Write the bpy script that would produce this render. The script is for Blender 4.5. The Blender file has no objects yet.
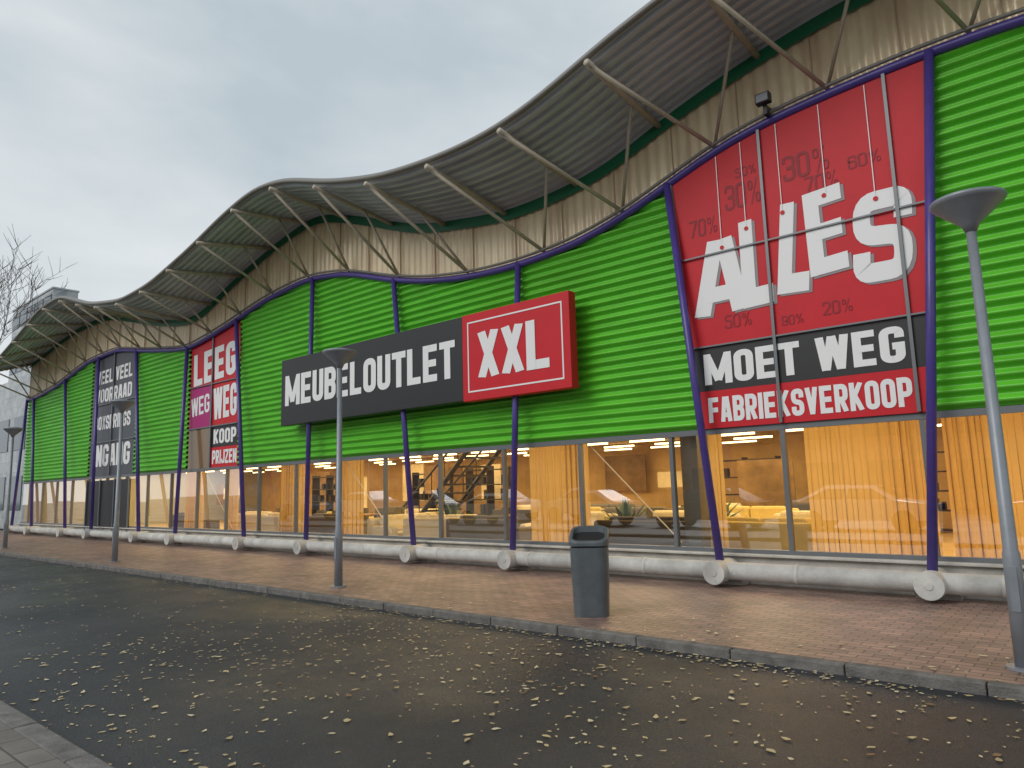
import bpy, bmesh, math, random
import numpy as np
from mathutils import Vector, Matrix
random.seed(7)
D=10.77
scn=bpy.context.scene
# ---------------- helpers ----------------
def link(o,parent=None):
    scn.collection.objects.link(o)
    if parent is not None: o.parent=parent
    return o
def empty(name,loc=(0,0,0)):
    e=bpy.data.objects.new(name,None); e.location=loc; e.empty_display_size=.2
    return link(e)
def meshobj(name,verts,faces,mat,parent=None,smooth=False,loc=None):
    me=bpy.data.meshes.new(name); me.from_pydata([tuple(v) for v in verts],[],faces); me.update()
    if mat is not None: me.materials.append(mat)
    if smooth:
        for p in me.polygons: p.use_smooth=True
    o=bpy.data.objects.new(name,me)
    if loc: o.location=loc
    return link(o,parent)
class MB:
    def __init__(s): s.v=[]; s.f=[]
    def box(s,x0,x1,y0,y1,z0,z1):
        b=len(s.v)
        s.v+=[(x0,y0,z0),(x1,y0,z0),(x1,y1,z0),(x0,y1,z0),(x0,y0,z1),(x1,y0,z1),(x1,y1,z1),(x0,y1,z1)]
        s.f+=[(b,b+3,b+2,b+1),(b+4,b+5,b+6,b+7),(b,b+1,b+5,b+4),(b+1,b+2,b+6,b+5),(b+2,b+3,b+7,b+6),(b+3,b,b+4,b+7)]
    def tube(s,pts,rad,n=10,caps=True):
        pts=[Vector(p) for p in pts]; b=len(s.v)
        if not hasattr(rad,'__len__'): rad=[rad]*len(pts)
        for i,p in enumerate(pts):
            t=(pts[min(i+1,len(pts)-1)]-pts[max(i-1,0)]).normalized()
            up=Vector((0,0,1)) if abs(t.z)<.9 else Vector((0,1,0))
            a=t.cross(up).normalized(); c=a.cross(t)
            for k in range(n):
                th=2*math.pi*k/n
                s.v.append(tuple(p+(a*math.cos(th)+c*math.sin(th))*rad[i]))
        for i in range(len(pts)-1):
            for k in range(n):
                q=b+i*n+k; r=b+i*n+(k+1)%n
                s.f.append((q,r,r+n,q+n))
        if caps:
            s.f.append(tuple(b+k for k in range(n))[::-1]); e=b+(len(pts)-1)*n
            s.f.append(tuple(e+k for k in range(n)))
    def obj(s,name,mat,parent=None,smooth=False,bevel=0):
        o=meshobj(name,s.v,s.f,mat,parent,smooth)
        if bevel:
            m=o.modifiers.new('b','BEVEL'); m.width=bevel; m.segments=2; m.limit_method='ANGLE'
        return o
def box(name,x0,x1,y0,y1,z0,z1,mat,parent=None,bevel=0):
    m=MB(); m.box(x0,x1,y0,y1,z0,z1); return m.obj(name,mat,parent,bevel=bevel)
def mat(name,col,rough=.5,metal=0,var=0,vs=3,bump=0,bs=30,spec=.5,emit=None,stretch=(1,1,1)):
    m=bpy.data.materials.new(name); m.use_nodes=True; nt=m.node_tree; b=nt.nodes['Principled BSDF']
    b.inputs['Base Color'].default_value=(*col,1); b.inputs['Roughness'].default_value=rough; b.inputs['Metallic'].default_value=metal
    b.inputs['Specular IOR Level'].default_value=spec
    if var or bump:
        tc=nt.nodes.new('ShaderNodeTexCoord'); mp=nt.nodes.new('ShaderNodeMapping'); mp.inputs['Scale'].default_value=stretch
        nt.links.new(tc.outputs['Object'],mp.inputs[0])
    if var:
        n=nt.nodes.new('ShaderNodeTexNoise'); n.inputs['Scale'].default_value=vs; n.inputs['Detail'].default_value=6; n.inputs['Roughness'].default_value=.65
        nt.links.new(mp.outputs[0],n.inputs['Vector'])
        r=nt.nodes.new('ShaderNodeValToRGB'); r.color_ramp.elements[0].position=.3; r.color_ramp.elements[1].position=.7
        r.color_ramp.elements[0].color=(*[c*(1-var) for c in col],1); r.color_ramp.elements[1].color=(*[min(1,c*(1+var)) for c in col],1)
        nt.links.new(n.outputs['Fac'],r.inputs[0]); nt.links.new(r.outputs[0],b.inputs['Base Color'])
    if bump:
        n=nt.nodes.new('ShaderNodeTexNoise'); n.inputs['Scale'].default_value=bs; n.inputs['Detail'].default_value=4
        nt.links.new(mp.outputs[0],n.inputs['Vector'])
        bp=nt.nodes.new('ShaderNodeBump'); bp.inputs['Strength'].default_value=bump; bp.inputs['Distance'].default_value=.02
        nt.links.new(n.outputs['Fac'],bp.inputs['Height']); nt.links.new(bp.outputs[0],b.inputs['Normal'])
    if emit:
        b.inputs['Emission Color'].default_value=(*emit[0],1); b.inputs['Emission Strength'].default_value=emit[1]
    return m
# ---------------- materials ----------------
M_green=mat('green_cladding',(.12,.52,.03),.35,0,.18,.7,stretch=(1,1,6))
M_roof=mat('roof_steel',(.54,.57,.61),.5,.05,.22,1.2,stretch=(.4,2,2))
M_rooftop=mat('roof_top',(.3,.31,.32),.6)
M_edge=mat('roof_edge',(.22,.21,.19),.5,.2)
M_beam=mat('roof_beam_paint',(.46,.40,.31),.5,0,.15,5)
M_dkgreen=mat('dark_green_beam',(.014,.17,.075),.4)
M_purple=mat('purple_paint',(.075,.05,.26),.35,0,.15,3)
M_frame=mat('window_frame',(.17,.18,.19),.4,.3)
M_dark=mat('dark_metal',(.02,.02,.023),.45)
M_black=mat('sign_black',(.018,.018,.02),.45)
M_red=mat('banner_red',(.60,.018,.028),.5,0,.05,2,spec=.3)
M_dred=mat('banner_darkred',(.30,.02,.03),.5,spec=.3)
M_mag=mat('banner_magenta',(.42,.01,.16),.5)
M_white=mat('letter_white',(.84,.84,.84),.45)
M_grayban=mat('banner_gray',(.06,.065,.08),.4)
M_conc=mat('concrete',(.50,.48,.44),.75,0,.22,3,.25,40)
M_pipe=mat('concrete_pipe',(.54,.53,.50),.6,0,.28,2.2,.2,30)
M_kerb=mat('kerb_concrete',(.16,.15,.14),.8,0,.4,6,.5,60)
M_lamp=mat('lamp_paint',(.26,.28,.31),.4,.2,.1,6)
M_bin=mat('bin_paint',(.10,.115,.125),.45,0,.15,8)
M_tile=mat('office_panels',(.42,.44,.45),.4)
M_bark=mat('bark',(.11,.09,.08),.9)
M_copper=mat('translucent_band',(.93,.68,.44),.25,.05,.24,1.0,stretch=(1.5,1,.4))
def brick(name,c1,c2,mort,bw,bh,rot=0,rough=.8,wall=False):
    m=bpy.data.materials.new(name); m.use_nodes=True; nt=m.node_tree; b=nt.nodes['Principled BSDF']; b.inputs['Roughness'].default_value=rough
    tc=nt.nodes.new('ShaderNodeTexCoord'); mp=nt.nodes.new('ShaderNodeMapping'); mp.inputs['Rotation'].default_value=(math.radians(90) if wall else 0,0,rot)
    nt.links.new(tc.outputs['Object'],mp.inputs[0])
    bt=nt.nodes.new('ShaderNodeTexBrick'); bt.inputs['Scale'].default_value=1; bt.inputs['Brick Width'].default_value=bw; bt.inputs['Row Height'].default_value=bh
    bt.inputs['Mortar Size'].default_value=.007; bt.inputs['Mortar Smooth'].default_value=.3; bt.inputs['Bias'].default_value=0
    bt.inputs['Color1'].default_value=(*c1,1); bt.inputs['Color2'].default_value=(*c2,1); bt.inputs['Mortar'].default_value=(*mort,1)
    nt.links.new(mp.outputs[0],bt.inputs['Vector'])
    n=nt.nodes.new('ShaderNodeTexNoise'); n.inputs['Scale'].default_value=1.2; n.inputs['Detail'].default_value=8; n.inputs['Roughness'].default_value=.7
    nt.links.new(tc.outputs['Object'],n.inputs['Vector'])
    r=nt.nodes.new('ShaderNodeValToRGB'); r.color_ramp.elements[0].position=.3; r.color_ramp.elements[1].position=.7
    r.color_ramp.elements[0].color=(.5,.52,.52,1); r.color_ramp.elements[1].color=(1.3,1.25,1.2,1)
    nt.links.new(n.outputs['Fac'],r.inputs[0])
    mx=nt.nodes.new('ShaderNodeMixRGB'); mx.blend_type='MULTIPLY'; mx.inputs[0].default_value=1
    nt.links.new(bt.outputs['Color'],mx.inputs[1]); nt.links.new(r.outputs[0],mx.inputs[2]); nt.links.new(mx.outputs[0],b.inputs['Base Color'])
    bp=nt.nodes.new('ShaderNodeBump'); bp.inputs['Strength'].default_value=.6; bp.inputs['Distance'].default_value=.01; bp.invert=True
    nt.links.new(bt.outputs['Fac'],bp.inputs['Height']); nt.links.new(bp.outputs[0],b.inputs['Normal'])
    return m
M_brickp=brick('pavement_brick',(.37,.235,.19),(.23,.155,.13),(.08,.07,.06),.21,.105,rough=.5)
M_paveg=brick('pavement_slabs',(.20,.18,.16),(.15,.135,.125),(.06,.055,.05),.30,.30,rough=.6)
def asphalt():
    m=bpy.data.materials.new('asphalt'); m.use_nodes=True; nt=m.node_tree; b=nt.nodes['Principled BSDF']
    b.inputs['Specular IOR Level'].default_value=.4
    tc=nt.nodes.new('ShaderNodeTexCoord')
    def noise(s,d=5,r=.6):
        n=nt.nodes.new('ShaderNodeTexNoise'); n.inputs['Scale'].default_value=s; n.inputs['Detail'].default_value=d; n.inputs['Roughness'].default_value=r
        nt.links.new(tc.outputs['Object'],n.inputs['Vector']); return n
    def ramp(n,p0,c0,p1,c1):
        r=nt.nodes.new('ShaderNodeValToRGB'); r.color_ramp.elements[0].position=p0; r.color_ramp.elements[1].position=p1
        r.color_ramp.elements[0].color=(*c0,1); r.color_ramp.elements[1].color=(*c1,1); nt.links.new(n.outputs['Fac'],r.inputs[0]); return r
    big=ramp(noise(.5,8),.3,(.7,.7,.7),.7,(1.15,1.15,1.15)); fine=ramp(noise(90,3,.8),.3,(.013,.015,.019),.72,(.062,.066,.076))
    mx=nt.nodes.new('ShaderNodeMixRGB'); mx.blend_type='MULTIPLY'; mx.inputs[0].default_value=1
    nt.links.new(big.outputs[0],mx.inputs[1]); nt.links.new(fine.outputs[0],mx.inputs[2]); nt.links.new(mx.outputs[0],b.inputs['Base Color'])
    rr=ramp(noise(.35,7),.36,(.32,)*3,.64,(.58,)*3); nt.links.new(rr.outputs[0],b.inputs['Roughness'])
    bn=noise(110,2,.8); bp=nt.nodes.new('ShaderNodeBump'); bp.inputs['Strength'].default_value=.7; bp.inputs['Distance'].default_value=.01
    nt.links.new(bn.outputs['Fac'],bp.inputs['Height']); nt.links.new(bp.outputs[0],b.inputs['Normal'])
    return m
M_asph=asphalt()
def glassmat():
    m=bpy.data.materials.new('window_glass'); m.use_nodes=True; nt=m.node_tree; nt.nodes.clear()
    o=nt.nodes.new('ShaderNodeOutputMaterial'); mx=nt.nodes.new('ShaderNodeMixShader'); t=nt.nodes.new('ShaderNodeBsdfTransparent'); g=nt.nodes.new('ShaderNodeBsdfGlossy')
    t.inputs[0].default_value=(.92,.93,.91,1); g.inputs['Roughness'].default_value=.01; g.inputs[0].default_value=(.95,.97,1,1)
    f=nt.nodes.new('ShaderNodeFresnel'); f.inputs[0].default_value=1.5
    a=nt.nodes.new('ShaderNodeMath'); a.operation='MULTIPLY_ADD'; a.inputs[1].default_value=1.8; a.inputs[2].default_value=.20; a.use_clamp=True
    nt.links.new(f.outputs[0],a.inputs[0]); nt.links.new(a.outputs[0],mx.inputs[0]); nt.links.new(t.outputs[0],mx.inputs[1]); nt.links.new(g.outputs[0],mx.inputs[2]); nt.links.new(mx.outputs[0],o.inputs[0])
    return m
M_glass=glassmat()
def curtainmat():
    m=bpy.data.materials.new('curtain_cloth'); m.use_nodes=True; nt=m.node_tree; nt.nodes.clear()
    o=nt.nodes.new('ShaderNodeOutputMaterial'); mx=nt.nodes.new('ShaderNodeMixShader'); d=nt.nodes.new('ShaderNodeBsdfDiffuse'); t=nt.nodes.new('ShaderNodeBsdfTranslucent')
    d.inputs[0].default_value=(.78,.62,.34,1); t.inputs[0].default_value=(.80,.60,.29,1); mx.inputs[0].default_value=.6
    nt.links.new(d.outputs[0],mx.inputs[1]); nt.links.new(t.outputs[0],mx.inputs[2]); nt.links.new(mx.outputs[0],o.inputs[0])
    return m
M_curt=curtainmat()
# ---------------- wave profiles (metres along the facade -> height) ----------------
RIM=[(-48,7.2),(-45.5,7.25),(-42,6.5),(-39.5,6.27),(-36.1,6.55),(-32.5,7.15),(-29.4,7.24),(-26.6,6.78),(-23.4,6.37),(-21.1,6.66),(-18.5,7.12),(-16.4,7.29),(-14.6,7.06),(-13,6.54),(-11.6,6.19),(-10.1,5.99),(-8.7,5.96),(-7.45,6.05),(-6.5,6.26),(-5.5,6.61),(-4.56,6.97),(-3.55,7.15),(-2.5,7.23),(-1.5,7.29),(0,7.26),(2,6.9),(4,6.3),(6,5.97),(8,6.1),(10,6.6),(12,7.1),(14,7.29)]
INN=[(-48,8.2),(-43,7.9),(-39.3,8.3),(-36,8.75),(-34.0,8.95),(-30.7,8.95),(-28.5,8.5),(-26.8,8.05),(-24.5,7.6),(-22.8,7.46),(-20.3,8.27),(-18.0,8.83),(-16.0,9.12),(-14.2,8.54),(-11.9,7.66),(-9.2,7.23),(-7.6,7.30),(-6.5,7.5),(-5.6,7.9),(-3.8,8.41),(-2.3,8.66),(-.5,8.8),(2,8.5),(4,7.9),(6,7.4),(9,7.6),(14,9)]
OUT=[(-48,8.6),(-41,7.45),(-39,7.45),(-36.6,7.67),(-34.0,8.26),(-31.6,8.87),(-29.3,8.95),(-26.2,8.05),(-23.6,7.66),(-21.4,7.75),(-18.9,8.21),(-17.0,8.68),(-15.5,8.92),(-14.2,8.75),(-12.4,8.12),(-10.7,7.70),(-9.2,7.55),(-7.9,7.53),(-7.0,7.65),(-6.2,7.86),(-5.4,8.15),(-4.2,8.42),(-2.5,8.8),(-.5,8.9),(2,8.5),(4,7.9),(6,7.5),(9,7.7),(14,9)]
def wave(T,sig=.5):
    xs=np.arange(-48,14,.05); a=np.array(T); z=np.interp(xs,a[:,0],a[:,1])
    k=np.exp(-.5*(np.arange(-40,41)*.05/sig)**2); k/=k.sum()
    zz=np.convolve(np.pad(z,40,mode='edge'),k,'valid')
    return lambda x: float(np.interp(x,xs,zz))
rim=wave(RIM); inner=wave(INN); outer=wave(OUT)
# ---------------- stroke lettering ----------------
def rnd(pts,r,closed=False,n=5):
    out=[]; N=len(pts)
    for i,p in enumerate(pts):
        if not closed and i in (0,N-1): out.append(Vector(p)); continue
        p=Vector(p); a=Vector(pts[(i-1)%N]); b=Vector(pts[(i+1)%N])
        da=(a-p); db=(b-p); rr=min(r,da.length*.49,db.length*.49); s=p+da.normalized()*rr; e=p+db.normalized()*rr
        for k in range(n+1):
            t=k/n; out.append(s*(1-t)**2+p*2*t*(1-t)+e*t*t)
    return out
def glyph(c,t,ww=.5):
    w=ww; h=t/2
    if c in 'MW': w=.74
    if c=='%': w=.7
    if c=='I': w=t
    if c==' ': return .24,[]
    l,r,B,T=h,w-h,h,1-h; q=.16; S=[]; R=lambda p,cl=False:(rnd(p,q,cl),cl)
    st=([(l,0),(l,1)],False)
    if c=='A': S=[([(l*.9,0),(w/2-.05,1)],False),([(w-l*.9,0),(w/2+.05,1)],False),([(l+.03,.27),(r-.03,.27)],False)]
    elif c=='B': S=[st,R([(l,T),(r,T),(r,.52),(l,.52)]),R([(l,.5),(r,.5),(r,B),(l,B)])]
    elif c=='C': S=[R([(r,.66),(r,T),(l,T),(l,B),(r,B),(r,.34)])]
    elif c=='D': S=[st,R([(l,T),(r,T),(r,B),(l,B)])]
    elif c=='E': S=[st,([(l,T),(w-.03,T)],False),([(l,.5),(w-.06,.5)],False),([(l,B),(w-.03,B)],False)]
    elif c=='F': S=[st,([(l,T),(w-.03,T)],False),([(l,.5),(w-.06,.5)],False)]
    elif c=='G': S=[R([(r,.68),(r,T),(l,T),(l,B),(r,B),(r,.47)]),([(w*.5,.46),(w,.46)],False)]
    elif c=='H': S=[st,([(r,0),(r,1)],False),([(l,.5),(r,.5)],False)]
    elif c=='I': S=[st]
    elif c=='J': S=[R([(r,1),(r,B),(l,B),(l,.34)])]
    elif c=='K': S=[st,([(l,.38),(r+.01,1)],False),([(l+.08,.55),(r+.01,0)],False)]
    elif c=='L': S=[st,([(l,B),(w-.03,B)],False)]
    elif c=='M': S=[st,([(r,0),(r,1)],False),([(l,1),(w/2,.12)],False),([(r,1),(w/2,.12)],False)]
    elif c=='N': S=[st,([(r,0),(r,1)],False),([(l,1),(r,0)],False)]
    elif c in 'O0': S=[R([(l,T),(r,T),(r,B),(l,B)],True)]
    elif c=='P': S=[st,R([(l,T),(r,T),(r,.42),(l,.42)])]
    elif c=='R': S=[st,R([(l,T),(r,T),(r,.45),(l,.45)]),([(w*.5,.45),(r,0)],False)]
    elif c=='S': S=[R([(r,.66),(r,T),(l,T),(l,.52),(r,.48),(r,B),(l,B),(l,.34)])]
    elif c=='T': S=[([(w/2,0),(w/2,1)],False),([(0,T),(w,T)],False)]
    elif c=='U': S=[R([(l,1),(l,B),(r,B),(r,1)])]
    elif c=='V': S=[([(l,1),(w/2,0)],False),([(r,1),(w/2,0)],False)]
    elif c=='W': S=[([(l,1),(w*.28,0)],False),([(w*.5,1),(w*.28,0)],False),([(w*.5,1),(w*.72,0)],False),([(r,1),(w*.72,0)],False)]
    elif c=='X': S=[([(l,1),(r,0)],False),([(r,1),(l,0)],False)]
    elif c=='Z': S=[([(0,T),(w,T)],False),([(0,B),(w,B)],False),([(r,1-t),(l,t)],False)]
    elif c=='2': S=[R([(l,.7),(l,T),(r,T),(r,.55),(l,B+.02)]),([(0,B),(w,B)],False)]
    elif c=='3': S=[R([(l,.72),(l,T),(r,T),(r,.52),(l+.1,.52)]),R([(l+.1,.5),(r,.5),(r,B),(l,B),(l,.28)])]
    elif c=='5': S=[R([(w,T),(l,T),(l,.57),(r,.57),(r,B),(l,B),(l,.28)])]
    elif c=='6': S=[R([(r,.7),(r,T),(l,T),(l,B),(r,B),(r,.57),(l,.57)])]
    elif c=='9': S=[R([(l,.3),(l,B),(r,B),(r,T),(l,T),(l,.43),(r,.43)])]
    elif c=='7': S=[([(0,T),(w,T)],False),([(r,1-t),(w*.3,0)],False)]
    elif c=='%':
        S=[(rnd([(.09,.92),(.26,.92),(.26,.6),(.09,.6)],.08,True),True,.5),(rnd([(.44,.4),(.61,.4),(.61,.08),(.44,.08)],.08,True),True,.5),([(.5,1),(.2,0)],False,.5)]
    return w,S
def text(name,s,x0,z0,width,height,y,m,parent,t=.17,rot=0,shear=0,gap=.06,ww=.5):
    adv=[glyph(c,t,ww) for c in s]; tot=sum(a[0] for a in adv)+gap*(len(s)-1); sx=width/tot
    V=[];F=[];cx=0;k=0; cr,sr=math.cos(rot),math.sin(rot)
    for w,S in adv:
        for st in S:
            pts=[Vector(p) for p in st[0]]; cl=st[1]; hw=t/2*(st[2] if len(st)>2 else 1)
            P2=[p for i,p in enumerate(pts) if i==0 or (p-pts[i-1]).length>1e-5]; N=len(P2); b=len(V); yy=y-.0009*(k%5); k+=1
            for i,p in enumerate(P2):
                if cl: a,c=P2[i-1],P2[(i+1)%N]
                else: a,c=P2[max(i-1,0)],P2[min(i+1,N-1)]
                d1=(p-a); d2=(c-p)
                if d1.length<1e-6: d1=d2
                if d2.length<1e-6: d2=d1
                d1.normalize(); d2.normalize(); tn=(d1+d2).normalized(); nr=Vector((-tn.y,tn.x)); co=max(.5,nr.dot(Vector((-d1.y,d1.x))))
                for sg in (1,-1):
                    q=p+nr*sg*hw/co; qx,qz=q.x+cx,min(1,max(0,q.y))
                    X=(qx)*sx+shear*qz*height; Z=qz*height
                    V.append((x0+X*cr-Z*sr,yy,z0+X*sr+Z*cr))
            for i in range(N if cl else N-1):
                j=(i+1)%N; F.append((b+2*i,b+2*j,b+2*j+1,b+2*i+1))
        cx+=w+gap
    return meshobj(name,V,F,m,parent)
# ---------------- ground ----------------
box('ground',-400,400,-400,400,-.4,-.10,M_asph)
def sheet(name,x0,x1,y0,y1,z,m): return meshobj(name,[(x0,y0,z),(x1,y0,z),(x1,y1,z),(x0,y1,z)],[(0,1,2,3)],m)
RZ=-.085
sheet('road',-120,80,-8.98,-4.3,RZ,M_asph)
box('pavement',-60,40,-4.18,.4,-.3,0,M_brickp)
box('pavement',-60,40,-11.6,-9.14,-.3,0,M_paveg)
for y0,y1 in ((-4.3,-4.182),(-9.138,-8.98)):
    k=MB(); x=-60
    while x<40: k.box(x+.004,x+.996,y0+random.uniform(-.004,.004),y1,-.3,.004+random.uniform(-.004,.004)); x+=1
    k.obj('kerb',M_kerb,bevel=.015)
def leaves():
    cols=[(.56,.44,.24),(.42,.32,.18),(.66,.56,.36),(.25,.15,.07)]; ms=[mat('leaf%d'%i,c,.6) for i,c in enumerate(cols)]
    V=[];F=[];MI=[]
    def add(x,y,z,s):
        a=random.uniform(0,6.283); c,sn=math.cos(a),math.sin(a); b=len(V); w=s*random.uniform(.4,.65); cur=random.uniform(.05,.4)*s
        for px,py,pz in ((-s,0,cur),(-.35*s,-w,0.004),(.4*s,-w*.8,.006),(s*1.1,0,cur*.6),(.4*s,w*.8,.006),(-.35*s,w,.004)):
            V.append((x+px*c-py*sn,y+px*sn+py*c,z+.004+pz))
        F.extend([(b,b+1,b+5),(b+1,b+2,b+4,b+5),(b+2,b+3,b+4)]); mi=random.choices([0,1,2,3],[4,2.5,3.5,1])[0]; MI.extend([mi]*3)
    for i in range(8200):
        u=random.random()
        x=random.uniform(-30,8) if random.random()<.55 else random.uniform(-9,6)
        if u<.16: y=-4.32-abs(random.gauss(0,.15))
        elif u<.22: y=-4.2+abs(random.gauss(0,.6))
        else: y=random.uniform(-8.95,-4.4)
        den=.5+.5*math.sin(x*.9+1.3*math.sin(y*1.1))*math.sin(y*1.7+x*.3)
        if random.random()>.3+.7*den: continue
        if y>-.8: continue
        add(x,y,RZ if -8.98<y<-4.3 else .004,min(.04,.011+random.expovariate(1/.009)))
    o=meshobj('fallen_leaves',V,F,None)
    for m in ms:o.data.materials.append(m)
    for p,mi in zip(o.data.polygons,MI): p.material_index=mi
leaves()
# ---------------- store building ----------------
ST=empty('furniture_store_building')
XL,XR=-40.3,9.0
ZT,ZB=2.32,.44
def clad(x0,x1):
    p=.158; nz=8; V=[];F=[]; zs=[ZT+.06+i*p/nz for i in range(int(5.3/(p/nz)))]; n=max(2,int((x1-x0)/.22)); xs=[x0+(x1-x0)*i/n for i in range(n+1)]
    for x in xs:
        tp=rim(x)
        for z in zs:
            V.append((x,-.002-.042*(1-math.cos(2*math.pi*(z-ZT-.06)/p)),min(z,tp)))
    m=len(zs)
    for i in range(n):
        tp=max(rim(xs[i]),rim(xs[i+1]))
        for j in range(m-1):
            if zs[j]<tp: F.append((i*m+j,(i+1)*m+j,(i+1)*m+j+1,i*m+j+1))
    meshobj('green_cladding',V,F,M_green,ST,True)
for a,b in [(XL,-31.95),(-27.5,-23.3),(-20.0,-5.22),(-1.98,XR)]: clad(a,b)
def strip(name,x0,x1,zf0,zf1,y,m,step=.25,parent=ST):
    n=max(1,int((x1-x0)/step)); V=[];F=[]
    for i in range(n+1):
        x=x0+(x1-x0)*i/n; yy=y(x) if callable(y) else y; V+=[(x,yy,zf0(x)),(x,yy,zf1(x))]
    for i in range(n): F.append((2*i,2*i+2,2*i+3,2*i+1))
    return meshobj(name,V,F,m,parent,callable(y))
strip('backing_wall',XL,XR,lambda x:ZT+.02,lambda x:rim(x),.06,M_dark)
strip('translucent_band',XL,XR,lambda x:rim(x),lambda x:inner(x),lambda x:-.03+.014*math.sin(x*2*math.pi/.2),M_copper,step=.025)
strip('dark_green_beam',XL,XR,lambda x:inner(x)-.28,lambda x:inner(x)-.02,-.09,M_dkgreen)
sm=MB(); x=XR
while x>XL:
    sm.box(x-.008,x+.008,-.062,-.046,rim(x),inner(x)-.28); x-=1.2
sm.obj('band_seams',mat('seam',(.48,.34,.22),.5),ST)
rt=MB(); rt.tube([(x,-.09,rim(x)) for x in np.arange(XL,XR+.1,.3)],.075,10); rt.obj('purple_rim',M_purple,ST,True)
rt=MB(); rt.tube([(x,-.17,rim(x)+.1) for x in np.arange(XL,XR+.1,.3)],.03,8); rt.obj('gutter_lip',M_edge,ST,True)
def roof():
    xs=np.arange(XL-.7,XR+1,.25); ys=[];pr=[]; P_=.2
    for k in range(11):
        y=-2.2+k*P_
        for dy,dz in ((0,0),(.07,0),(.095,-.06),(.165,-.06),(.19,0)):
            ys.append(y+dy); pr.append(dz)
    ys.append(.0);pr.append(0)
    V=[];F=[];m=len(ys)
    for x in xs:
        zi,zo=inner(x),outer(x)
        for yy,dz in zip(ys,pr):
            s=-yy/2.2; V.append((x,yy,zi*(1-s)+zo*s+dz))
    for i in range(len(xs)-1):
        for j in range(m-1): F.append((i*m+j,(i+1)*m+j,(i+1)*m+j+1,i*m+j+1))
    meshobj('canopy_underside',V,F,M_roof,ST)
    V=[];F=[]
    for x in xs:
        zi,zo=inner(x)+.1,outer(x)+.1
        V+=[(x,-2.2,zo-.1),(x,-2.2,zo),(x,0,zi),(x,14,zi)]
    for i in range(len(xs)-1):
        for j in range(3): F.append((i*4+j,(i+1)*4+j,(i+1)*4+j+1,i*4+j+1))
    meshobj('roof_skin',V,F,M_rooftop,ST)
    t=MB(); t.tube([(x,-2.22,outer(x)+.02) for x in xs],.055,8); t.obj('canopy_edge',M_edge,ST,True)
roof()
b=MB(); s=MB(); x=-5.6+1.81*8
while x>XL-.3:
    zi,zo=inner(x)-.13,outer(x)-.13
    b.tube([(x,-2.3,zo),(x,-.05,zi)],.055,8)
    off=1.0 if x>-10 else max(.15,1.0+(x+10)*.25)
    xn=x+off; N_=(xn,-.12,rim(xn)+.08)
    s.tube([(x,-2.22,zo-.02),N_],.036,6)
    x2=x+1.81; z2=(outer(x2)*.45+inner(x2)*.55)-.12
    if x2<XR: s.tube([(x2 if off>.8 else x+.05,-1.0,z2 if off>.8 else outer(x)*.45+inner(x)*.55-.12),N_],.03,6)
    x-=1.81
b.obj('canopy_beams',M_beam,ST,True); s.obj('canopy_struts',M_beam,ST,True)
for xx in (XL,XR):
    meshobj('side_wall',[(xx,0.07,0),(xx,14,0),(xx,14,rim(xx)+1),(xx,.07,rim(xx)+1)],[(0,1,2,3)],M_tile,ST)
box('rear_wall',XL,XR,13.9,14,0,9,M_tile,ST)
box('plinth',XL,XR,-.12,.06,-.05,ZB-.04,M_conc,ST)
box('sill',XL,XR,-.2,.03,ZB-.038,ZB,M_conc,ST,bevel=.01)
NB=[5.0,2.2,-2.02,-4.80,-8.90,-11.66,-15.67,-18.66,-22.87,-25.6,-29.9,-32.7,-36.9,-39.8]
NT=[5.6,1.5,-1.45,-5.5,-8.88,-12.75,-16.1,-20.15,-23.35,-27.5,-31.2,-35,-39.2,-40.2]
pp=MB(); pp.tube([(XL,-.5,.22),(XR,-.5,.22)],.13,20)
x=XR-.7
while x>XL: pp.tube([(x,-.5,.22),(x+.06,-.5,.22)],.136,20); x-=2.4
pp.obj('base_pipe',M_pipe,ST,True)
nd=MB(); po=MB(); bk=MB()
for xb,xt in zip(NB,NT):
    nd.tube([(xb,-.78,.21),(xb,-.2,.21)],.17,24); nd.tube([(xb,-.79,.21),(xb,-.782,.21)],.05,12)
    bk.box(xb-.25,xb+.25,-.36,-.13,-.05,.12)
    po.tube([(xb,-.52,.30),(xt,-.14,rim(xt))],.062,10)
nd.obj('pipe_nodes',M_pipe,ST,False,.02); po.obj('leaning_posts',M_purple,ST,True); bk.obj('pipe_supports',M_conc,ST)
fr=MB(); mull=[]; x=-2.04+1.862*5
while x>XL: mull.append(x); x-=1.862
fr.box(XL,XR,-.06,.04,ZT-.04,ZT+.05); fr.box(XL,XR,-.06,.04,ZB+.002,ZB+.06)
for x in mull: fr.box(x-.032,x+.032,-.055,.035,ZB+.062,ZT-.042)
fr.obj('window_frames',M_frame,ST)
# individual panes, each set a hair out of true so reflections break between panes
gv=[];gf=[]; ms=sorted(mull+[XL,XR]); rg=random.Random(2)
for a,b_ in zip(ms[:-1],ms[1:]):
    t1,t2=rg.uniform(-.012,.012),rg.uniform(-.008,.008); k=len(gv)
    gv+=[(a,-t1,ZB+.05),(b_,t1,ZB+.05),(b_,t1+t2,ZT),(a,-t1+t2,ZT)]; gf.append((k,k+1,k+2,k+3))
meshobj('window_glass',gv,gf,M_glass,ST)
br=MB()
for xa in (-7.5,-14.9,-22.3): br.tube([(xa,.12,2.25),(xa+1.75,.12,.55)],.012,5)
br.obj('brace_rods',M_white,ST)
box('entrance_door',-31.8,-27.6,-.09,-.065,.02,2.2,M_dark,ST)
en=MB()
for x in (-31.8,-30.4,-29.0,-27.66): en.box(x,x+.06,-.14,-.092,.02,2.25)
en.obj('entrance_frames',M_frame,ST)
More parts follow.
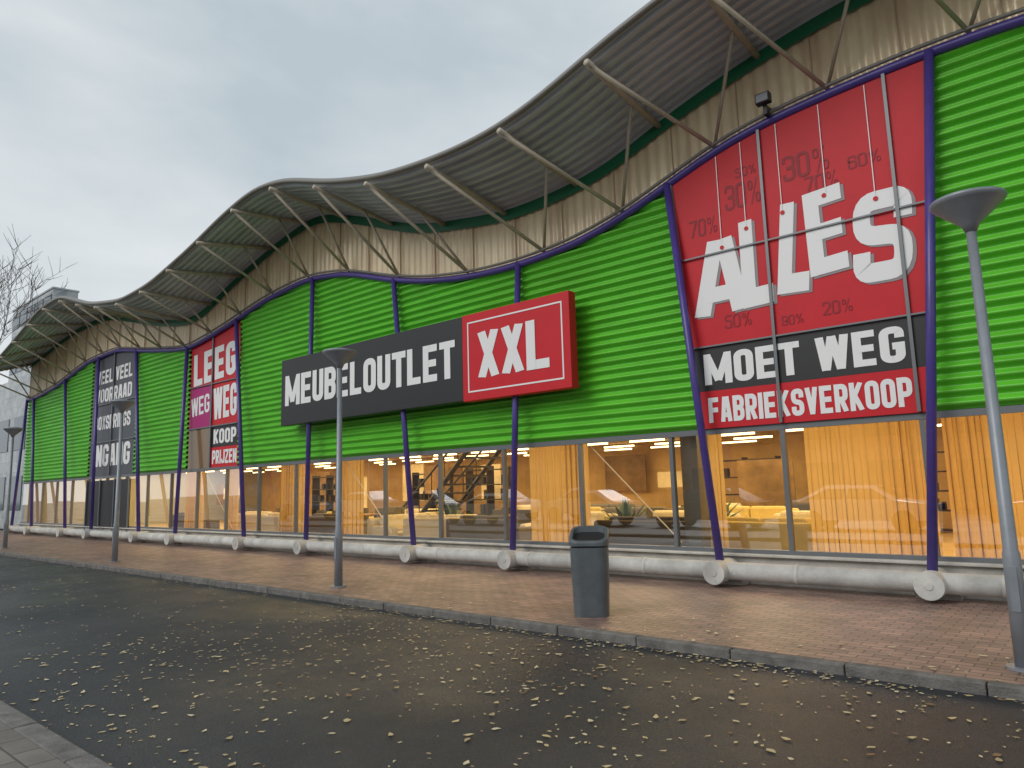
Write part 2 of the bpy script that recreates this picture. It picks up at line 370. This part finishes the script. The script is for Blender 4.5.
# interior
M_ifl=mat('interior_floor',(.46,.34,.18),.35,0,.15,2); M_iw=mat('interior_wall',(.66,.47,.23),.8,0,.30,.5); M_ic=mat('interior_ceiling',(.50,.37,.19),.8)
IN0,IN1=.1,12.5; CZ=2.95
sheet('interior_floor',XL,XR,IN0,IN1,.06,M_ifl).parent=ST
sheet('interior_ceiling',XL,XR,.08,IN1,CZ,M_ic).parent=ST
meshobj('interior_wall',[(XL,IN1,0),(XR,IN1,0),(XR,IN1,CZ),(XL,IN1,CZ)],[(0,1,2,3)],M_iw,ST)
meshobj('bulkhead',[(XL,.09,ZT),(XR,.09,ZT),(XR,.09,CZ),(XL,.09,CZ)],[(0,1,2,3)],M_ic,ST)
lt=MB(); rg=random.Random(9)
for yy in (2.5,5,7.2,9.2,11):
    x=XL+1+rg.uniform(0,1)
    while x<XR-1: lt.box(x,x+1.1,yy-.05,yy+.05,CZ-.24,CZ-.19); x+=rg.choice((1.9,1.9,2.6))
M_strip=mat('strip_light',(1,.85,.5),.5,emit=((1,.80,.42),5))
try: M_strip.cycles.emission_sampling='NONE'
except Exception: pass
lt.obj('ceiling_light_strips',M_strip,ST)
for i in range(5):
    L=bpy.data.lights.new('ceiling_lamp','AREA'); L.shape='RECTANGLE'; L.size=9; L.size_y=8; L.energy=760; L.color=(1,.69,.28)
    o=link(bpy.data.objects.new('ceiling_lamp',L),ST); o.location=(XL+5+9.8*i,5.2,CZ-.1)
pn=MB(); p2=MB(); rg=random.Random(4); x=XL+1
while x<XR-2:
    w_=rg.uniform(.6,1.8); z0=rg.uniform(.9,1.4); yb=rg.uniform(7,12.3); (pn if rg.random()<.4 else p2).box(x,x+w_,yb,yb+.06,z0 if rg.random()<.5 else .08,rg.uniform(1.7,2.6)); x+=w_+rg.uniform(.4,1.8)
pn.obj('display_panels',mat('display_panel',(.25,.16,.08),.7,0,.5,1),ST); p2.obj('display_panels',mat('display_panel_light',(.75,.66,.5),.7,0,.3,1),ST)
sh=MB()
for xs_,yb in ((-9.6,9.5),(-17.5,7),(-22,8.5),(-5.2,10.5),(-26,6.5)):
    for z in (.1,.6,1.1,1.6,2.1): sh.box(xs_,xs_+2,yb,yb+.35,z,z+.04)
    for q in (0,.98,1.96): sh.box(xs_+q,xs_+q+.04,yb-.001,yb+.351,.08,2.2)
    for j in range(14): a=xs_+.1+rg.random()*1.7; z=rg.choice((.145,.645,1.145,1.645)); sh.box(a,a+rg.uniform(.08,.2),yb+.05,yb+.25,z,z+rg.uniform(.12,.36))
sh.obj('shelving',M_dark,ST)
def curtain(x0,x1):
    V=[];F=[]; n=int((x1-x0)/.015)
    for i in range(n+1):
        x=x0+(x1-x0)*i/n; ph=x*2*math.pi/.15+1.6*math.sin(x*3.1)+.8*math.sin(x*7.7); am=.05+.02*math.sin(x*2.3)
        V+=[(x+.025*math.sin(ph*2),.42+am*math.sin(ph),.1),(x,.42+am*.6*math.sin(ph),CZ-.06)]
    for i in range(n): F.append((2*i,2*i+2,2*i+3,2*i+1))
    meshobj('curtain',V,F,M_curt,ST,True)
for a,b in ((-3.75,-2.05),(-1.9,-.95),(-.7,1.2),(-9.2,-7.75),(-15.6,-14.6),(-18.4,-17.1),(-24.2,-23.0),(-21.4,-20.8),(-5.30,-5.08),(2,4)): curtain(a,b)
box('interior_column',-5.72,-5.42,.2,.5,.06,CZ,M_frame,ST)
box('interior_column',-16.5,-16.2,1.2,1.5,.06,CZ,M_iw,ST)
stt=MB()
for i in range(11): stt.box(-15.9+i*.26,-15.6+i*.26,2.9,4.1,.2+i*.235,.25+i*.235)
for yy in (2.87,4.13):
    stt.tube([(-15.95,yy,1.05),(-13.6,yy,2.9)],.03,6); stt.tube([(-15.95,yy,.15),(-13.1,yy,2.75)],.07,6)
    for i in range(0,9,2): stt.tube([(-15.8+i*.26,yy,.25+i*.235),(-15.8+i*.26,yy,1.15+i*.215)],.014,5)
stt.obj('interior_stairs',M_dark,ST)
def sofa(x,y,rot,m,L=2.1):
    e=empty('sofa',(x,y,.06)); e.rotation_euler=(0,0,rot)
    def bx(n,*a): return box(n,*a,m,e,bevel=.06)
    bx('seat_base',-L/2+.18,L/2-.18,-.42,.38,.1,.30)
    for i in range(2):
        w=(L-.4)/2; bx('seat_cushion',-L/2+.2+i*w+.01,-L/2+.2+(i+1)*w-.01,-.45,.25,.302,.46); bx('back_cushion',-L/2+.2+i*w+.01,-L/2+.2+(i+1)*w-.01,.1,.32,.465,.86)
    bx('backrest',-L/2,L/2,.385,.55,.1,.80); bx('armrest',-L/2,-L/2+.175,-.45,.38,.1,.62); bx('armrest',L/2-.175,L/2,-.45,.38,.1,.62)
    for sx in (-1,1):
        for sy in (-.35,.45): box('leg',sx*(L/2-.1)-.03,sx*(L/2-.1)+.03,sy-.03,sy+.03,0,.1,M_dark,e)
M_s1=mat('fabric_yellow',(.66,.54,.24),.9,0,.1,5); M_s2=mat('fabric_gray',(.16,.15,.14),.9); M_s3=mat('fabric_cream',(.72,.66,.54),.9); M_s4=mat('fabric_dark',(.07,.06,.055),.9)
for a in ((-4.75,1.3,3.0,M_s1),(-4.5,3.4,.1,M_s3),(-6.9,1.3,3.14,M_s4),(-7.4,3.4,0,M_s3),(-9.9,2.6,.3,M_s3),(-10.9,1.2,3.1,M_s2),(-12.6,1.5,3.4,M_s3),(-14.0,1.5,1.6,M_s3),(-17.3,1.6,3.14,M_s2),(-19.6,1.5,3.1,M_s3),(-7,5.8,0,M_s1),(-9.9,5.4,.2,M_s2),(-12,5.6,0,M_s1),(-26,1.6,3.1,M_s2),(-5.9,8,.2,M_s4),(-9,8.4,3.1,M_s3),(-12.4,8,0,M_s2),(-17,4.4,0,M_s3),(-20,4.2,3,M_s1),(-23,2.6,3.1,M_s3),(-21,7,0,M_s2),(-15,7.5,.3,M_s3)): sofa(*a)
M_wood=mat('table_wood',(.25,.14,.07),.4)
def dining(x,y):
    e=empty('dining_table',(x,y,.06)); box('table_top',-.8,.8,-.45,.45,.72,.76,M_wood,e,.01)
    for sx in (-.72,.72):
        for sy in (-.38,.38): box('leg',sx-.03,sx+.03,sy-.03,sy+.03,0,.718,M_dark,e)
    for cx,sy in ((-.4,-1),(.4,-1),(-.4,1),(.4,1)):
        c=empty('dining_chair',(x+cx,y+sy*.62,.06)); box('seat',-.22,.22,-.22,.22,.43,.49,M_s2,c,.02); box('backrest',-.22,.22,sy*.2-.02,sy*.2+.02,.50,.92,M_s2,c,.01)
        for px in (-.19,.19):
            for py in (-.17,.17): box('leg',px-.012,px+.012,py-.012,py+.012,0,.43,M_dark,c)
for p_ in ((-7.9,4.6),(-11.6,3.4),(-18.6,3.0),(-24.6,3.6)): dining(*p_)
M_pl=mat('plant_leaf',(.05,.10,.03),.6)
def plant(x,y):
    e=empty('potted_plant',(x,y,.06)); p=MB(); p.tube([(0,0,0),(0,0,.4)],[.14,.2],14); p.obj('pot',M_dark,e)
    V=[];F=[]
    for i in range(60):
        a=random.uniform(0,6.28); el=random.uniform(.3,1.4); L=random.uniform(.4,1.1); d=Vector((math.cos(a)*math.cos(el),math.sin(a)*math.cos(el),math.sin(el))); sd=Vector((-math.sin(a),math.cos(a),0))*.05
        p0=Vector((0,0,.38)); p1=p0+d*L*.6; p2=p0+d*L+Vector((0,0,-.12)); b=len(V); V+=[p0-sd*.3,p0+sd*.3,p1+sd,p1-sd,p2]; F+=[(b,b+1,b+2,b+3),(b+3,b+2,b+4)]
    meshobj('foliage',V,F,M_pl,e)
plant(-6.2,2.2); plant(-13.3,2.2); plant(-8.6,3.0)
# ---------------- sale banner (large) ----------------
BY=-.10
B1=empty('sale_banner')
def lx(z): return -5.14-.26*(z-2.32)/4.2
def rx(z): return -1.96+.44*(z-2.32)/4.9
def bx1(n,x0,x1,z0,z1,m,parent,y=BY): return meshobj(n,[(x0,y,z0),(x1,y,z0),(x1,y,z1),(x0,y,z1)],[(0,1,2,3)],m,parent)
def trap(n,z0,z1,m): return meshobj(n,[(lx(z0),BY,z0),(rx(z0),BY,z0),(rx(z1),BY,z1),(lx(z1),BY,z1)],[(0,1,2,3)],m,B1)
V=[];F=[];n=24
for i in range(n+1):
    f_=i/n; a=lx(3.69)+(rx(3.69)-lx(3.69))*f_; c=-5.42+(-1.52+5.42)*f_; V+=[(a,BY,3.692),(c,BY,rim(c)-.03)]
for i in range(n): F.append((2*i,2*i+2,2*i+3,2*i+1))
meshobj('red_panel',V,F,M_red,B1)
trap('black_panel',2.972,3.69,M_black); trap('lower_red_panel',2.37,2.97,M_red)
text('moet_weg','MOET WEG',-5.05,3.07,2.92,.50,BY-.006,M_white,B1,.19)
text('fabrieksverkoop','FABRIEKSVERKOOP',-5.02,2.46,2.92,.40,BY-.006,M_white,B1,.19)
for s_,x,z,w,h in (('30%',-3.55,6.05,.70,.40),('30%',-4.5,5.85,.60,.42),('70%',-5.15,5.55,.5,.3),('70%',-3.25,5.75,.5,.28),('60%',-2.62,5.95,.45,.2),('50%',-4.65,3.93,.45,.22),('90%',-3.75,3.83,.33,.15),('20%',-3.15,3.88,.42,.2),('50%',-4.3,6.35,.35,.16)):
    text('percent',s_,x,z,w,h,BY-.0045,M_dred,B1,.12)
M_bg=mat('letter_gray',(.30,.24,.25),.5)
for k_,(c,x,z,w,h,ro,ww,t_) in enumerate((('A',-5.14,4.18,.90,1.24,.02,.64,.20),('L',-4.32,4.20,.52,1.40,.05,.5,.21),('L',-3.78,4.32,.50,1.40,-.05,.5,.21),('E',-3.27,4.48,.58,1.28,.08,.5,.19),('S',-2.70,4.24,.76,1.30,-.02,.7,.21))):
    text('alles_letter',c,x,z,w,h,BY-.012-.002*(k_%2),M_white,B1,t_,rot=ro,shear=.06,ww=ww)
    text('letter_shadow',c,x+.045,z-.035,w,h,BY-.0075,M_bg,B1,t_,rot=ro,shear=.06,ww=ww)
sg=MB()
for x,z in ((-4.60,5.35),(-4.18,5.50),(-3.60,5.58),(-2.95,5.65),(-2.3,5.4)):
    sg.box(x-.006,x+.006,BY-.022,BY-.018,z,rim(x)-.1)
sg.obj('strings',M_white,B1)
hl=MB()
for x,z in ((-4.60,5.27),(-4.18,5.48),(-3.60,5.58),(-2.98,5.67),(-2.30,5.42)): hl.tube([(x,BY-.023,z),(x,BY-.0215,z)],.035,10)
hl.obj('tag_holes',M_red,B1)
fb=MB()
for x in (-3.87,-2.04): fb.box(x-.022,x+.022,BY-.05,BY-.025,ZT+.06,rim(x)-.06)
for z in (3.69,5.2): fb.box(lx(z),rx(z),BY-.045,BY-.027,z-.012,z+.012)
fb.obj('banner_mullions',M_frame,B1)
fb=MB(); fb.tube([(lx(2.37)-.02,BY-.01,2.37),(-5.44,BY-.01,rim(-5.44)-.03)],.03,6); fb.tube([(rx(2.37)+.02,BY-.01,2.37),(-1.5,BY-.01,rim(-1.5)-.03)],.03,6); fb.obj('banner_edges',M_frame,B1)
# second banner
B2=empty('sale_banner')
strip('red_panel',-23.25,-20.05,lambda x:3.66,lambda x:rim(x)-.05,-.03,M_red,parent=B2)
bx1('magenta_panel',-23.2,-21.78,3.68,5.0,M_mag,B2,-.034); text('weg','WEG',-23.1,4.05,1.25,.6,-.038,M_white,B2,.16,rot=.08)
text('leeg','LEEG',-23.0,5.05,2.75,1.05,-.038,M_white,B2,.2,rot=.05); text('weg','WEG',-21.6,3.85,1.45,1.0,-.038,M_white,B2,.2,rot=.04)
bx1('black_panel',-21.7,-20.05,3.0,3.655,M_black,B2,-.03); bx1('lower_red_panel',-21.7,-20.05,2.37,2.995,M_red,B2,-.03)
text('koop','KOOP',-21.55,3.1,1.4,.45,-.036,M_white,B2,.19); text('prijzen','PRIJZEN',-21.6,2.48,1.5,.42,-.036,M_white,B2,.19)
bx1('upper_window',-23.25,-21.72,2.37,3.655,mat('dim_window',(.22,.14,.07),.1),B2,-.03)
fb=MB(); fb.box(-21.74,-21.68,-.08,-.045,ZT+.06,rim(-21.7)-.06); fb.box(-23.25,-20.05,-.075,-.043,3.64,3.68); fb.box(-23.25,-20.05,-.075,-.043,5.0,5.03); fb.obj('banner_mullions',M_frame,B2)
# entrance banner
B3=empty('entrance_banner')
strip('gray_panel',-31.9,-27.55,lambda x:2.37,lambda x:rim(x)-.05,-.03,M_grayban,parent=B3)
for s_,z,h in (('VEEL VEEL',6.05,.55),('VOORRAAD',5.3,.55),('BOXSPRINGS',4.2,.55)): text('line',s_,-31.5,z,3.5,h,-.036,M_white,B3,.18)
text('line','INGANG',-31.5,2.75,3.6,.85,-.036,M_white,B3,.19)
fb=MB(); fb.box(-29.75,-29.69,-.08,-.045,ZT+.06,rim(-29.7)-.06)
for z in (3.7,5.2): fb.box(-31.9,-27.55,-.075,-.043,z-.02,z+.02)
fb.obj('banner_mullions',M_frame,B3)
# ---------------- main sign ----------------
SG=empty('store_sign')
box('black_box',-16.95,-10.14,-.50,-.30,3.29,5.05,M_black,SG,bevel=.01)
box('red_box',-10.135,-7.40,-.505,-.295,3.27,5.06,M_red,SG,bevel=.01)
text('lettering','MEUBELOUTLET',-16.75,3.80,6.40,.80,-.506,M_white,SG,.19,gap=.055)
text('lettering','XXL',-9.70,3.70,1.85,.95,-.512,M_white,SG,.19,gap=.05)
bo=MB(); y0,y1=-.512,-.507
bo.box(-9.98,-7.56,y0,y1,4.86,4.89); bo.box(-9.98,-7.56,y0,y1,3.44,3.47); bo.box(-9.98,-9.95,y0,y1,3.472,4.858); bo.box(-7.59,-7.56,y0,y1,3.472,4.858); bo.obj('border',M_white,SG)
bk=MB()
for x in (-15.8,-12.2,-9.0): bk.box(x-.1,x+.1,-.3,-.2,3.5,4.8)
bk.obj('brackets',M_dark,SG)
FL=empty('flood_light'); box('housing',-3.78,-3.56,-.40,-.27,7.30,7.46,M_dark,FL,bevel=.01); box('bracket',-3.70,-3.64,-.30,-.1,7.15,7.30,M_dark,FL); box('lens',-3.76,-3.58,-.405,-.401,7.32,7.44,M_frame,FL)
# ---------------- street lamps ----------------
def lamp(x,y):
    e=empty('street_lamp',(x,y,0)); p=MB()
    p.tube([(0,0,0),(0,0,.9),(0,0,.93),(0,0,3.70)],[.068,.064,.055,.038],16); p.obj('pole',M_lamp,e,True)
    c=MB(); c.tube([(0,0,3.62),(0,0,3.68),(0,0,3.86),(0,0,3.885),(0,0,3.91),(0,0,3.95)],[.045,.07,.27,.29,.285,.12],32); c.obj('conical_head',M_lamp,e,True)
    f=MB(); f.tube([(0,0,0),(0,0,.02)],.13,16); f.obj('base_flange',M_lamp,e)
    box('service_hatch',-.03,.03,-.07,-.055,.45,.8,M_lamp,e)
for x,y in ((-.82,-3.66),(-10.0,-3.61),(-18.85,-3.75),(-28.0,-3.7),(8.3,-3.64)): lamp(x,y)
# ---------------- litter bin ----------------
def rrect(hx,hy,r,n=6):
    o=[]
    for cx,cy,a0 in ((hx-r,hy-r,0),(-hx+r,hy-r,90),(-hx+r,-hy+r,180),(hx-r,-hy+r,270)):
        for k in range(n+1):
            a=math.radians(a0+90*k/n); o.append((cx+r*math.cos(a),cy+r*math.sin(a)))
    return o
BN=empty('litter_bin',(-5.08,-3.5,0)); BN.rotation_euler=(0,0,math.radians(30))
def loft(name,rings,mat_,parent,cap=True,tilt=0):
    V=[];F=[];n=None
    for hx,hy,z,r in rings:
        q=rrect(hx,hy,r); n=len(q); V+=[(a,b_,z+tilt*(b_)*(z>.87)) for a,b_ in q]
    for i in range(len(rings)-1):
        for k in range(n): F.append((i*n+k,i*n+(k+1)%n,(i+1)*n+(k+1)%n,(i+1)*n+k))
    if cap: F.append(tuple(range(n))[::-1]); F.append(tuple((len(rings)-1)*n+k for k in range(n)))
    return meshobj(name,V,F,mat_,parent)
loft('body',[(.20,.20,.0,.1),(.205,.205,.03,.12),(.22,.22,.5,.12),(.225,.225,.80,.12)],M_bin,BN)
loft('shadow_gap',[(.21,.21,.801,.11),(.21,.21,.82,.11)],M_dark,BN)
loft('hood',[(.235,.235,.821,.12),(.235,.235,.94,.12),(.225,.225,.955,.12),(.195,.195,.955,.1),(.19,.19,.885,.1)],M_bin,BN,cap=False,tilt=.36)
loft('opening',[(.192,.192,.89,.1),(.192,.192,.892,.1)],M_dark,BN,tilt=.36)
# ---------------- office building ----------------
OB=empty('office_building')
M_off=brick('office_tiles',(.50,.54,.57),(.42,.46,.49),(.20,.22,.24),1.2,.6,rough=.3,wall=True)
M_og=mat('office_glass',(.10,.13,.16),.08)
box('tower',-53.6,-46.0,2.3,3.6,0,13.6,M_off,OB); box('tower_parapet',-53.65,-45.95,2.25,3.65,13.602,13.7,M_tile,OB)
box('low_wing',-75,-41.6,.9,2.25,0,8.2,M_off,OB)
wd=MB()
for z in (1.0,4.2):
    for i in range(10): wd.box(-73+i*3,-71+i*3,.86,.898,z,z+1.8)
for z in (9.4,10.85,12.3):
    for i in range(5): wd.box(-53.3+i*1.47,-53.3+i*1.47+1.25,2.26,2.298,z,z+1.0)
wd.obj('windows',M_og,OB)
# ---------------- bare trees ----------------
def tree(x,y,h,seed):
    rnd_=random.Random(seed); e=empty('bare_tree',(x,y,0)); m=MB()
    def br(p,d,L,r,lv):
        pts=[p]; rad=[r]; n=4
        for i in range(n):
            d=(d+Vector((rnd_.uniform(-1,1),rnd_.uniform(-1,1),rnd_.uniform(-.3,.7)))*.16).normalized(); p=p+d*L/n; pts.append(p); rad.append(r*(1-.55*(i+1)/n))
        m.tube(pts,rad,7 if lv<2 else 4,False)
        if lv>=5: return
        for i in range(3+(lv<3)):
            j=rnd_.randint(2,n)
            a=rnd_.uniform(0,6.28); sp=rnd_.uniform(.5,1.0); q=(d+Vector((math.cos(a),math.sin(a),rnd_.uniform(-.1,.5)))*sp).normalized()
            br(pts[j],q,L*rnd_.uniform(.6,.8),max(.014,rad[j]*.62),lv+1)
    br(Vector((0,0,0)),Vector((0,0,1)),h*.36,h*.014,0); m.obj('trunk_and_branches',M_bark,e)
tree(-43.8,-2.0,18,3); tree(-58,-14,13,5)
# ---------------- opposite side: parked cars, added backdrop ----------------
M_cg=mat('car_glass',(.02,.025,.03),.05)
def car(x,y,col,rot=0):
    e=empty('parked_car',(x,y,-.098)); e.rotation_euler=(0,0,rot); cm=mat('car_paint',col,.2,.1)
    prof=[(-2.1,.35),(-2.15,.6),(-2.05,.85),(-1.2,.98),(-.55,1.42),(.9,1.46),(1.7,1.02),(2.1,.95),(2.15,.5),(2.1,.33)]
    V=[];F=[];n=len(prof)
    for yy,_ in ((-.84,0),(-.74,1),(.74,1),(.84,0)):
        for px,pz in prof: V.append((px,yy*(.82 if pz>1.2 else 1.04 if _==0 else 1),pz if _ else (min(pz,.95) if pz<1.2 else pz-.1)))
    for i in range(3):
        for k in range(n): F.append((i*n+k,i*n+(k+1)%n,(i+1)*n+(k+1)%n,(i+1)*n+k))
    F.append(tuple(range(n))); F.append(tuple(3*n+k for k in range(n)))
    meshobj('body',V,F,cm,e)
    g=MB()
    for s_ in (-1,1):
        for xa,xb,ta,tb in ((-1.0,.25,-.5,.2),(.32,1.5,.27,.85)):
            b_=len(g.v); g.v+=[(xa,s_*.885,1.0),(xb,s_*.885,1.01),(tb,s_*.735,1.34),(ta,s_*.735,1.33)]; g.f.append((b_,b_+1,b_+2,b_+3))
    b_=len(g.v); g.v+=[(-1.2,-.66,1.02),(-1.2,.66,1.02),(-.62,.58,1.41),(-.62,-.58,1.41)]; g.f.append((b_,b_+1,b_+2,b_+3))
    g.obj('windows',M_cg,e)
    w=MB()
    for xx in (-1.35,1.35):
        for s_ in (-1,1): w.tube([(xx,s_*.72,.33),(xx,s_*.92,.33)],.33,20)
    w.obj('wheels',M_dark,e)
for x,c in ((-6.6,(.62,.64,.66)),(-11.9,(.05,.06,.08)),(-17.3,(.45,.47,.5)),(-22.6,(.62,.64,.66)),(-28,(.3,.32,.35)),(-33.5,(.7,.7,.7)),(-39,(.1,.1,.12)),(-1.2,(.3,.03,.03)),(4.2,(.2,.22,.25))): car(x,-14.6,c,random.choice((0,3.14)))
M_bw=brick('backdrop_brick',(.28,.14,.10),(.2,.1,.08),(.3,.28,.25),.22,.075,wall=True)
HB=empty('unseen_brick_backdrop'); box('walls',-90,30,-48,-38,-.1,7.5,M_bw,HB); wd=MB()  # unseen block, added to hide the bright horizon from the window reflections
for z in (1,4.2):
    for i in range(29): wd.box(-88+i*4,-85.8+i*4,-37.998,-37.95,z,z+1.7)
wd.obj('windows',mat('backdrop_glass',(.05,.06,.08),.1),HB); box('roof_edge',-90.3,30.3,-48.3,-37.7,7.502,7.8,M_tile,HB)
# ---------------- world, sun, camera ----------------
w=bpy.data.worlds.new('World'); scn.world=w; w.use_nodes=True; nt=w.node_tree; bg=nt.nodes['Background']; out=nt.nodes['World Output']
sky=nt.nodes.new('ShaderNodeTexSky'); sky.sky_type='NISHITA'; sky.sun_disc=False; sky.sun_elevation=math.radians(35); sky.sun_rotation=math.radians(199)
nt.links.new(sky.outputs[0],bg.inputs[0]); bg.inputs[1].default_value=.06
tc=nt.nodes.new('ShaderNodeTexCoord'); mp=nt.nodes.new('ShaderNodeMapping'); mp.inputs['Scale'].default_value=(1,1,2.4); nt.links.new(tc.outputs['Generated'],mp.inputs[0])
n=nt.nodes.new('ShaderNodeTexNoise'); n.inputs['Scale'].default_value=1.9; n.inputs['Detail'].default_value=8; n.inputs['Roughness'].default_value=.52; n.inputs['Distortion'].default_value=.35; nt.links.new(mp.outputs[0],n.inputs['Vector'])
sx=nt.nodes.new('ShaderNodeSeparateXYZ'); nt.links.new(tc.outputs['Generated'],sx.inputs[0])
ma=nt.nodes.new('ShaderNodeMath'); ma.operation='MULTIPLY_ADD'; ma.inputs[1].default_value=-.30; ma.inputs[2].default_value=.14; nt.links.new(sx.outputs['Z'],ma.inputs[0])
ad=nt.nodes.new('ShaderNodeMath'); ad.operation='ADD'; nt.links.new(n.outputs['Fac'],ad.inputs[0]); nt.links.new(ma.outputs[0],ad.inputs[1])
r=nt.nodes.new('ShaderNodeValToRGB'); r.color_ramp.elements[0].position=.32; r.color_ramp.elements[1].position=.68; r.color_ramp.elements[0].color=(.53,.61,.66,1); r.color_ramp.elements[1].color=(.83,.87,.89,1); nt.links.new(ad.outputs[0],r.inputs[0])
b2=nt.nodes.new('ShaderNodeBackground'); nt.links.new(r.outputs[0],b2.inputs[0]); b2.inputs[1].default_value=1.0
mx=nt.nodes.new('ShaderNodeMixShader'); mx.inputs[0].default_value=.92; nt.links.new(bg.outputs[0],mx.inputs[1]); nt.links.new(b2.outputs[0],mx.inputs[2]); nt.links.new(mx.outputs[0],out.inputs[0])
S=bpy.data.lights.new('sun','SUN'); S.energy=1.3; S.angle=math.radians(30); S.color=(1,.97,.92); so=link(bpy.data.objects.new('sun',S))
so.rotation_euler=Vector((.35,1,-.75)).to_track_quat('-Z','Y').to_euler()
cd=bpy.data.cameras.new('camera'); cd.sensor_width=36; cd.lens=25.02; cd.clip_end=2000; cd.clip_start=.05
c=link(bpy.data.objects.new('camera',cd))
R_=(0.755817,0.654208,-0.027415); U_=(0.113434,-0.089587,0.989498); F_=(-0.644882,0.75099,0.141921)
M=Matrix([[R_[i],U_[i],-F_[i],0] for i in range(3)]+[[0,0,0,1]]); M.translation=Vector((0,-D,1.55)); c.matrix_world=M
scn.camera=c
scn.view_settings.view_transform='Standard'; scn.view_settings.look='None'; scn.view_settings.exposure=0
